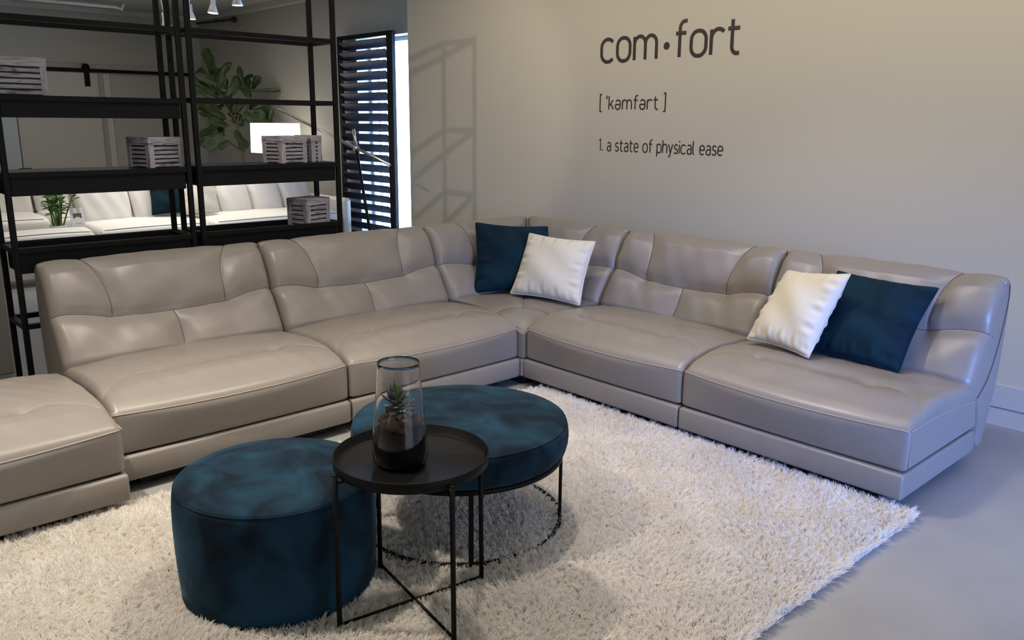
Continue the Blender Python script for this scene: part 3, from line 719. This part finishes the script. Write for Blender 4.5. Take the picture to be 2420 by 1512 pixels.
st = MB(); st.tube([(0, 0, -.03), Rt * -.006 + Up * .0, Rt * -.008 + Up * .02], [.006, .005, .007], 8); st.build('stem', SUCC2, sc)
hub = Rt * -.002 + Up * .025
ang = 2.399963
leaves = []
axis = (Rt * .62 + Up * .45 - Fw * .55).normalized(); e1 = axis.cross(Up).normalized(); e2 = axis.cross(e1).normalized()
for i in range(34):
    f = i / 34; th = i * ang; spread = .25 + 1.25 * f
    d = axis * math.cos(spread) + (e1 * math.cos(th) + e2 * math.sin(th)) * math.sin(spread); ln = .030 + .026 * f
    leaves.append((hub + d * .004, d, ln, .0095 + .0015 * f, -.15))
for d_, ln in ((-.55, .066), (-.34, .074), (-.16, .082), (.02, .078), (.20, .070), (.38, .060), (.55, .05)):
    leaves.append((hub - Up * .008, (Rt * d_ + Up + Fw * .1), ln, .0085, .10))
for i, (b0, d, ln, wd, cu_) in enumerate(leaves):
    b = MB(); sleaf(b, b0, d, ln, wd, cu_); b.build('leaf', SUCC2 if i in (37, 39, 3) else SUCC, sc)

# ------------------------------------------------------------------ black shelving (two etageres)
SD = .255; PW = .024
def etagere(y0, y1, zz, label):
    t = thing('metal_etagere', label, 'shelf', (-1.0, y0, 0)); Wd = y1 - y0
    for x in (0, -SD):
        for y in (0, Wd): MB().box((x - PW / 2, y - PW / 2, 0), (x + PW / 2, y + PW / 2, 2.35), .0015).build('post', BLACK, t)
    def ring(z):
        r_ = MB(); h = PW / 2
        r_.box((-h, h, z - h), (h, Wd - h, z + h), .001); r_.box((-SD - h, h, z - h), (-SD + h, Wd - h, z + h), .001)
        r_.box((-SD + h, -h, z - h), (-h, h, z + h), .001); r_.box((-SD + h, Wd - h, z - h), (-h, Wd + h, z + h), .001); r_.build('rail', BLACK, t)
    for z in zz['open']: ring(z)
    for z1, z0 in zz['box']:
        ring(z1 - .008)
        if z1 > .9:
            d = MB(); d.box((-SD + .014, .016, z0), (-.004, Wd - .016, z1 - .004), .002); d.build('drawer_box', BLACKPLY, t)
            d = MB(); d.box((-SD + .012, .014, z1 - .004), (-.012, Wd - .014, z1 + .004), .001); d.build('shelf_panel', BLACKPLY, t)
        else:
            d = MB(); a0, a1, b0, b1 = -SD + .014, -.004, .016, Wd - .016
            d.box((a1 - .012, b0, z0), (a1, b1, z1), .001); d.box((a0, b0, z0), (a0 + .012, b1, z1), .001); d.box((a0 + .012, b0, z0), (a1 - .012, b0 + .012, z1), .001); d.box((a0 + .012, b1 - .012, z0), (a1 - .012, b1, z1), .001); d.box((a0 + .012, b0 + .012, z0), (a1 - .012, b1 - .012, z1 - .035))
            d.build('open_tray', BLACKPLY, t)
    return t
etagere(-2.225, -1.405, dict(open=[1.878, .505, 2.33], box=[(1.545, 1.452), (1.208, 1.105), (.868, .752)]), 'tall black metal shelving unit on the left with three drawer boxes')
etagere(-1.352, -.533, dict(open=[1.880, 1.545, .505, 2.33], box=[(1.212, 1.112), (.872, .752)]), 'tall black metal shelving unit on the right beside the shutter')

# decorative crates
def crate(x, y, z, w, d, h, rz, label):
    t = thing('decorative_crate', label, 'crate', (x, y, z), rz, 'crates on the black shelving')
    MB().box((-w / 2 + .006, -d / 2 + .006, .002), (w / 2 - .006, d / 2 - .006, h - .004)).build('inner_box', WOODD, t)
    tp = MB(); tp.box((-w / 2 + .001, -d / 2 + .001, h - .010), (w / 2 - .001, d / 2 - .001, h), .001); tp.build('lid', WOODH, t)
    ns = 5; hh = (h - .044) / ns
    for sgn, ax in ((1, 'x'), (-1, 'x'), (1, 'y'), (-1, 'y')):
        hw, hd = (w / 2, d / 2) if ax == 'y' else (d / 2, w / 2)
        def bx(mb, a0, a1, z0, z1, o0, o1):
            if ax == 'y': mb.box((a0, min(sgn * o0, sgn * o1), z0), (a1, max(sgn * o0, sgn * o1), z1), .001)
            else: mb.box((min(sgn * o0, sgn * o1), a0, z0), (max(sgn * o0, sgn * o1), a1, z1), .001)
        o = hd
        sl = MB()
        for k in range(ns): bx(sl, -hw + .024, hw - .024, .004 + k * hh, .004 + (k + 1) * hh - .007, o - .006, o - .001)
        sl.build('slats', WOODH, t)
        fr_ = MB(); bx(fr_, -hw, -hw + .028, .0, h - .038, o - .005, o + .001); fr_.build('corner_board', WOODV, t)
        fr_ = MB(); bx(fr_, hw - .028, hw, .0, h - .038, o - .005, o + .001); fr_.build('corner_board', WOODV, t)
        tb = MB(); bx(tb, -hw - .001, hw + .001, h - .040, h - .002, o - .005, o + .002); tb.build('top_board', WOODH, t)
    return t
crate(-1.125, -2.13, 1.549, .18, .25, .165, .08, 'grey washed crate on the upper drawer box of the left shelving')
crate(-1.13, -1.515, 1.212, .17, .20, .150, .30, 'grey washed crate on the middle drawer box of the left shelving')
crate(-1.12, -.80, 1.216, .16, .185, .148, .24, 'grey washed crate on the middle drawer box of the right shelving')
crate(-1.165, -.628, 1.216, .15, .075, .150, .20, 'narrow crate stood on end beside the larger crate, right shelving')
crate(-1.12, -.668, .838, .155, .19, .175, .30, 'grey washed crate on the lowest drawer box of the right shelving')

# ------------------------------------------------------------------ slatted shutter in front of the window
sh = thing('louvre_shutter', 'black slatted panel shutter standing in front of the bright window', 'shutter', (0, 0, 0))
x0, x1, ys, zt_ = -5.215, -4.148, 2.07, 2.352
MB().box((x1 - .104, ys - .022, .02), (x1, ys + .022, zt_), .002).build('stile', BLACK, sh)
MB().box((x0, ys - .022, .02), (x0 + .05, ys + .022, zt_), .002).build('stile', BLACK, sh)
MB().box((x0 + .05, ys - .022, zt_ - .045), (x1 - .104, ys + .022, zt_), .002).build('top_rail', BLACK, sh)
MB().box((x0 + .05, ys - .022, .02), (x1 - .104, ys + .022, .12), .002).build('bottom_rail', BLACK, sh)
k = 0; z = zt_ - .108
while z > .16:
    M_ = Matrix.Translation((0, ys, z)) @ Matrix.Rotation(math.radians(-52), 4, 'X')
    MB().box((x0 + .052, -.052, -.0045), (x1 - .106, .052, .0045), .002, M=M_).build('slat', BLADE, sh); z -= .109; k += 1

# ------------------------------------------------------------------ far room furniture
def wmod(name, label, x, y, rz, W, D, back=True, nb=1, zs=.46, zb=.86):
    t = thing(name, label, 'sofa', (x, y, 0), rz)
    MB().box((.01, .03, .04), (W - .01, D - .05, .24), .02).build('plinth', WLEATHER, t)
    pr = profile([(.02, .24), (.0, .26), (-.01, .33), (.0, .40), (.03, .435), (.12, .455), (D * .5, .462), (D - .12, .455), (D - .05, .43), (D - .04, .30), (D - .05, .25), (.04, .24)], lambda v, z: .015)
    o, surf = loft('seat_cushion', pr, W - .01, .05, lambda p: np.full(len(p), .045), lambda u, p: .012 * (1 - (2 * u / W - 1) ** 2) * np.ones(len(p)), WLEATHER, t, step=.03)
    w = MB(); w.tube([surf(u, (.03, .435), .001) for u in np.linspace(.01, W - .02, 24)], .0045, 6); w.build('piping', WSEAM, o)
    if back:
        for i in range(nb):
            w0 = W * i / nb; ww = W / nb
            kz = zb / .86
            pb = profile([(D - .30, .43), (D - .30, .50), (D - .24, .68 * kz), (D - .17, .80 * kz), (D - .10, .855 * kz), (D - .04, .85 * kz), (D - .0, .78 * kz), (D + .02, .60), (D + .0, .43), (D - .15, .41)], lambda v, z: .015)
            o, sf = loft('back_cushion', pb, ww - .01, .07, lambda p: np.full(len(p), .06), lambda u, p, ww=ww: (.03 * (1 - (2 * u / ww - 1) ** 2) + .004 * np.sin(u * 40 + p[:, 1] * 20)) * np.ones(len(p)), WLEATHER, t, step=.025)
            o.location.x = w0 + .005
    return t
ws = wmod('white_sofa', 'ivory leather sofa seen through the left shelving with teal and cream cushions', -4.85, -.735, PI / 2, 1.06, .95, True, 2)
ws = wmod('white_sofa', 'ivory leather sofa seen through the right shelving with slanted back cushions', -4.85, .335, PI / 2, 1.50, .95, True, 4, .46, .80)
arm = MB(); arm.box((-5.78, 1.840, .05), (-4.83, 1.93, .60), .03); o = arm.build('arm', WLEATHER, ws); o.matrix_parent_inverse = Matrix.LocRotScale(Vector((-4.85, .335, 0)), Euler((0, 0, PI / 2)), Vector((1, 1, 1))).inverted()
wmod('white_ottoman', 'ivory leather bench nearest the left shelving in the far room', -4.85, -1.56, PI / 2, .80, .38, False)
wmod('white_sofa', 'grey shaded ivory sofa farthest back by the barn door wall', -6.15, -2.35, PI / 2, 1.55, .95, True, 2)
wmod('white_sofa', 'ivory sofa section farthest back behind the middle ivory sofa', -6.15, -.79, PI / 2, .80, .95, True, 1)
pillow('throw_pillow', 'dark teal cushion on the ivory sofa of the far room', 'cushion', (-5.42, -.06, .49), (-5.30, .27, .50), (-5.58, -.02, .86), (-5.52, .30, .88), .12, TEALCUSH, 8, 'cushions on the ivory sofa', 24)
pillow('throw_pillow', 'cream cushion on the ivory sofa of the far room', 'cushion', (-5.20, .16, .49), (-5.28, .58, .49), (-5.50, .28, .87), (-5.48, .66, .86), .12, CREAMCUSH, 9, 'cushions on the ivory sofa', 24)
# coffee table with plant and price card
ct = thing('side_table', 'low white table behind the ivory bench carrying a leafy plant', 'table', (-5.45, -1.15, 0))
tb = MB(); tb.box((-.11, -.32, .355), (.20, .40, .38), .004); tb.build('tabletop', WHITEM, ct)
for x in (-.08, .17):
    for y in (-.29, .37): MB().box((x - .015, y - .015, 0), (x + .015, y + .015, .356), .002).build('leg', WHITEM, ct)
pt = thing('leafy_plant', 'bright green leafy stems in a white pot on the low table of the far room', 'plant', (-5.41, -.93, .38))
b = MB(); b.lathe([(0, 0), (.055, 0), (.075, .02), (.085, .07), (.085, .078), (.078, .078), (.072, .06), (0, .06)], 32); b.build('pot', WHITEM, pt)
for i in range(12):
    an = rng.uniform(0, 6.28); rr0 = rng.uniform(.01, .05); tip = Vector((math.cos(an) * rng.uniform(.05, .15), math.sin(an) * rng.uniform(.05, .18) + .02, rng.uniform(.28, .48)))
    base = Vector((math.cos(an) * rr0, math.sin(an) * rr0, .06)); stp = [base.lerp(tip, t) + Vector((0, 0, .03 * math.sin(t * PI))) for t in (0, .33, .66, 1)]
    s_ = MB(); s_.tube(stp, [.008, .007, .005, .003], 6); s_.build('stem', LEAF2, pt)
    lf = MB()
    for k in range(9):
        t = .45 + .55 * k / 8; p = base.lerp(tip, t); q = rng.uniform(0, 6.28); dd = Vector((math.cos(q), math.sin(q), rng.uniform(.1, .9))).normalized()
        sleaf(lf, p, dd, rng.uniform(.06, .10), .016, -.2)
    lf.build('leaves', LEAF2, pt)
pc = thing('price_card', 'white price card with a small brown sofa picture beside the leafy plant', 'sign', (-5.30, -.790, .385), 0)
lean = MB(); M_ = Matrix.Rotation(math.radians(-14), 4, 'Y')
lean.box((-.003, -.055, 0), (.003, .065, .235), .001, M=M_); lean.build('card', mat('card_white', (.75, .76, .78, 1), .5), pc)
def cardbits(nm, lst, m):
    b = MB()
    for ya, yb, za, zb in lst: b.box((.003, ya, za), (.0042, yb, zb), M=M_)
    b.build(nm, m, pc)
cardbits('picture', [(-.030, .045, .150, .185), (-.030, -.012, .138, .15), (.027, .045, .138, .15)], mat('card_brown', (.13, .08, .045, 1), .6))
cardbits('printed_lines', [(-.035, -.005, .030, .036), (.005, .040, .030, .036), (-.035, .040, .014, .019), (-.02, .035, .085, .088)], mat('card_ink', (.15, .15, .16, 1), .6))

# table lamp
tl = thing('table_lamp', 'lit drum shaded table lamp behind the crates on the right shelving', 'lamp', (-6.12, 1.71, .44))
b = MB(); b.lathe([(.285, .965), (.295, .625), (.292, .625), (.282, .965)], 64, closed=True); b.build('lamp_shade', LAMPSH, tl)
b = MB(); b.lathe([(0, 0), (.08, 0), (.08, .015), (.02, .03), (.03, .12), (.05, .20), (.05, .38), (.02, .50), (.008, .55), (.008, .93)], 32); b.build('base', WHITEM, tl)
b = MB(); b.tube([(-.285, 0, .955), (.285, 0, .955)], .003, 6); b.tube([(0, 0, .92), (0, 0, .985)], .006, 8); b.build('harp', CHROME, tl)
et = thing('end_table', 'square end table carrying the lit lamp beside the ivory sofa', 'table', (-6.12, 1.71, 0))
MB().box((-.24, -.24, .41), (.24, .24, .44), .003).build('tabletop', WHITEM, et)
for x in (-.21, .21):
    for y in (-.21, .21): MB().box((x - .015, y - .015, 0), (x + .015, y + .015, .411), .002).build('leg', BLACK, et)

# fiddle leaf fig
fg = thing('fiddle_leaf_fig', 'fiddle leaf fig tree with broad dark leaves near the far wall', 'plant', (-7.0, 1.69, 0))
b = MB(); b.lathe([(0, 0), (.15, 0), (.17, .03), (.20, .36), (.19, .36), (.17, .30), (0, .30)], 40); b.build('pot', mat('dark_pot', (.05, .05, .05, 1), .6), fg)
Rv = Vector((.6778, .7352, 0)); Fv = Vector((-.7352, .6778, 0))
def P2(a, z, f=0.0): return Rv * a + Fv * f + Up * z
K = .00536     # metres per pixel at the tree
def at(px, py, f=0.0): return P2((px - 575) * K, (1.4575 - (py - 278 - (px) * .0083) * K) , f)
tk = MB(); tk.tube([P2(.0, .28), at(578, 400), at(572, 340), at(566, 300), at(572, 268), at(590, 250)], [.022, .02, .017, .015, .011, .009], 10)
tk.tube([at(578, 360), at(555, 345), at(540, 335)], [.012, .009, .006], 8); tk.tube([at(570, 300), at(548, 262), at(530, 240), at(528, 200)], [.012, .010, .008, .006], 8)
tk.tube([at(572, 290), at(588, 270), at(600, 235), at(596, 200)], [.010, .008, .006, .005], 8); tk.tube([at(577, 362), at(590, 340), at(606, 330)], [.010, .007, .005], 8); tk.build('trunk', BARK, fg)
def figleaf(b, base, tip, wd, nn, seed):
    r_ = np.random.default_rng(seed); d = tip - base; ln = d.length; d.normalize(); side = d.cross(nn).normalized(); n2 = side.cross(d).normalized(); ph = r_.uniform(0, 6)
    prof = [(0, .05), (.08, .34), (.2, .62), (.33, .66), (.45, .62), (.6, .86), (.75, 1.0), (.87, .86), (.95, .5), (1, .06)]
    vs = []; fs = []; m = 7
    for t, wv in prof:
        for k in range(m):
            s = (k / (m - 1) - .5) * 2
            vs.append(base + d * ln * t + side * s * wd * .5 * wv + n2 * (.10 * ln * (-(t - .3) ** 2) + .10 * wd * s * s + .05 * wd * math.sin(s * 5 + t * 9 + ph)))
    for i in range(len(prof) - 1):
        for k in range(m - 1): fs.append((i * m + k, i * m + k + 1, (i + 1) * m + k + 1, (i + 1) * m + k))
    b.add(vs, fs)
FL = [((528,205),(508,125),38),((525,205),(472,175),30),((530,200),(568,158),26),((528,215),(560,195),34),((530,230),(478,190),26),((530,225),(462,188),18),((528,240),(464,205),20),
      ((545,235),(500,225),30),((548,235),(585,188),30),((540,215),(520,170),34),((596,235),(582,190),26),((596,215),(584,165),16),((598,200),(606,182),16),((598,205),(580,190),20),((600,215),(626,188),20),((600,220),(668,218),11),
      ((600,235),(590,205),26),((560,262),(535,225),30),((535,262),(472,245),22),((540,275),(470,262),26),((545,285),(500,250),26),((530,280),(520,320),26),((548,300),(505,285),22),
      ((520,295),(472,330),24),((535,315),(478,345),22),((540,320),(500,350),28),((545,335),(520,350),18),((570,290),(555,262),26),((592,262),(625,245),26),((590,270),(620,290),26),((588,285),(640,275),30),
      ((575,300),(560,275),26),((566,310),(590,352),24),((600,325),(612,345),18),((606,330),(625,310),20),((560,270),(585,240),24),((610,262),(648,252),20),((640,288),(632,250),18),((645,292),(655,262),14),((612,278),(655,300),18),((552,245),(520,255),22)]
for i, (b0, t0, wd) in enumerate(FL):
    b = MB(); r_ = np.random.default_rng(i); f0 = r_.uniform(-.12, .12); f1 = f0 + r_.uniform(-.12, .10)
    nn = (-Fv + Up * r_.uniform(-.5, .9) + Rv * r_.uniform(-.6, .6)).normalized()
    figleaf(b, at(*b0, f0), at(*t0, f1), wd * K * 1.15, nn, i); o = b.build('leaf', LEAF, fg); sm = o.modifiers.new('th', 'SOLIDIFY'); sm.thickness = .0015

# counterbalanced floor lamp
fl = thing('floor_lamp', 'slender floor lamp with a long brushed metal balance arm and black pole', 'lamp', (0, 0, 0))
YL = .62; k = (YL + 3.1001) / (.9 + 3.1001); CP = Vector((3.2707, -3.1001, 1.4574))
def lp(x, z): return CP + (Vector((x, .9, z)) - CP) * k
J = lp(-3.067, 1.214); A0 = lp(-4.478, 1.552); A1 = lp(-2.558, 1.092); T0 = lp(-3.105, 1.376); B0 = lp(-2.899, .529)
b = MB(); b.tube([A0, A1], .011, 12); b.build('balance_arm', CHROME, fl)
b = MB(); b.tube([T0, J], .011, 12); b.build('upper_tube', CHROME, fl)
b = MB(); dv = (B0 - J).normalized(); foot = J + dv * ((J.z - .02) / -dv.z); b.tube([J, foot], .012, 12); b.build('pole', BLACK, fl)
b = MB(); b.tube([J + Vector((0, -.02, 0)), J + Vector((0, .02, 0))], .02, 16); b.build('joint', CHROME, fl)
b = MB(); b.lathe([(0, 0), (.14, 0), (.14, .018), (.02, .024), (0, .024)], 40, c=(foot.x, foot.y, 0)); b.build('base', BLACK, fl)

pn = thing('low_partition', 'low pale partition standing behind the left shelving at the picture edge', 'partition', (-2.2, -3.4, 0))
MB().box((0, 0, 0), (.10, 1.32, .645), .004).build('panel', DOORM, pn)
MB().box((-.006, -.006, .645), (.106, 1.326, .660), .003).build('cap_board', TRIMM, pn)

# ceiling spot lamps on a track in the far room
tr = thing('lamp_track', 'white ceiling track carrying the spot lamps of the far room', 'track', (0, 0, 0))
MB().box((-7.4, .80, 2.83), (-4.2, .835, HC), .002).build('track', WHITEM, tr)
def spotlamp(x, y, z, label, tilt=0.0, tz=0.0):
    t = thing('track_spot', label, 'lamp', (x, y, z), 0, 'track spots over the far room')
    t.rotation_euler = (tilt, 0, tz)
    b = MB(); b.lathe([(.0, .155), (.022, .155), (.026, .15), (.026, .085), (.030, .078), (.055, .0), (.052, .0), (.028, .072), (.0, .074)], 40); b.build('housing', WHITEM, t)
    b = MB(); b.lathe([(0, .006), (.0515, .006), (.0515, .002), (0, .002)], 32); b.build('lens', BULB, t)
    b = MB(); b.tube([(0, 0, .15), (0, 0, 2.84 - z)], .008, 8); b.build('stem', WHITEM, t)
    return t
spotlamp(-6.90, .818, 2.485, 'white track spot leftmost in the far room, between the shelving posts', .15)
spotlamp(-6.20, .818, 2.51, 'white track spot second from left, half behind a shelving post')
spotlamp(-5.62, .818, 2.525, 'white track spot second from right, clear of the shelving posts', -.1)
spotlamp(-5.03, .818, 2.55, 'white track spot rightmost, cut by the top of the picture')

# ------------------------------------------------------------------ light
def area(name, loc, rot, size, power, col, sy=None, spread=None):
    l = bpy.data.lights.new(name, 'AREA'); l.energy = power; l.color = col; l.size = size
    if sy: l.shape = 'RECTANGLE'; l.size_y = sy
    if spread: l.spread = spread
    o = bpy.data.objects.new(name, l); COL.objects.link(o); o.location = loc; o.rotation_euler = rot; return o
def spot(name, loc, target, power, ang, blend, col=(1, .86, .70), r=.04):
    l = bpy.data.lights.new(name, 'SPOT'); l.energy = power; l.spot_size = math.radians(ang); l.spot_blend = blend; l.color = col; l.shadow_soft_size = r
    o = bpy.data.objects.new(name, l); COL.objects.link(o); o.location = loc
    o.rotation_euler = (Vector(target) - Vector(loc)).to_track_quat('-Z', 'Y').to_euler(); return o
WARM = (1, .885, .76)
spot('fill_wall_left', (-1.3, -.2, 2.75), (-1.5, 1.34, 1.4), 34, 120, 1.0, (1, .88, .76), .08)  # unseen warm light added to lift the left part of the wall
spot('spot_rug_left', (.35, -2.9, 2.75), (.8, -2.7, 0), 290, 95, .9, WARM, .05)
spot('spot_rug_mid', (.8, -.9, 2.75), (1.3, -1.4, 0), 145, 95, .9, WARM, .05)
spot('spot_seat_left', (.5, -1.7, 2.75), (-.3, -1.4, .3), 95, 80, .9, WARM, .05)
spot('spot_seat_right', (1.0, -.5, 2.75), (1.2, .4, .3), 60, 80, .9, WARM, .05)
spot('spot_back', (.82, -3.96, 2.80), (-2.2, 1.34, 1.4), 190, 26, .5, (1, .90, .78), .025)
a_ = area('wall_fill', (1.7, .0, 2.82), (0, 0, 0), 5.0, 40, (1, .89, .74), .12); a_.rotation_euler = (Vector((1.7, 1.34, 1.1)) - Vector((1.7, 0, 2.82))).to_track_quat('-Z', 'X').to_euler()  # unseen long light added to brighten the lettered wall
a_.rotation_euler = (math.radians(-38) * -1, 0, 0)
area('ceiling_fill', (.4, -2.0, 2.84), (0, 0, 0), 4.0, 34, (1, .92, .83))
a_ = area('daylight_right', (XE - .1, -1.6, 1.25), (0, 0, 0), 1.6, 28, (.14, .31, 1.0), 1.4, math.radians(38)); a_.rotation_euler = (Vector((2.5, .35, .15)) - Vector((XE, -1.6, 1.25))).to_track_quat('-Z', 'Y').to_euler()
area('daylight_window', ((wx0 + wx1) / 2, YR + .28, 1.2), (math.radians(-90), 0, 0), 1.1, 260, (.33, .57, 1.0), 2.1)
area('far_fill', (-6.2, -1.0, 2.84), (0, 0, 0), 3.0, 32, (1, .94, .85))
for i, (x, y, z) in enumerate(((-6.90, .80, 2.48), (-6.20, .80, 2.50), (-5.62, .80, 2.52), (-5.03, .80, 2.54))):
    spot('spot_far', (x, y, z - .02), (x + .3, y - .5, 0), 58, 80, .8, (1, .93, .82), .04)
spot('spot_far_left', (-4.9, -.6, 2.7), (-5.2, -.6, 0.4), 85, 75, .8, (1, .95, .88), .05)
w = bpy.data.worlds.new('sky'); S.world = w; w.use_nodes = True
bg = w.node_tree.nodes['Background']; bg.inputs['Color'].default_value = (.80, .90, 1.0, 1); bg.inputs['Strength'].default_value = 3.0

S.view_settings.view_transform = 'Standard'; S.view_settings.look = 'None'; S.view_settings.gamma = 1; S.view_settings.exposure = 0.0
S.cycles.use_denoising = True
S.cycles.use_adaptive_sampling = True; S.cycles.adaptive_threshold = .03
S.cycles.max_bounces = 7; S.cycles.diffuse_bounces = 3; S.cycles.glossy_bounces = 2; S.cycles.transmission_bounces = 7; S.cycles.caustics_reflective = False; S.cycles.caustics_refractive = True
S.cycles.sample_clamp_indirect = 5
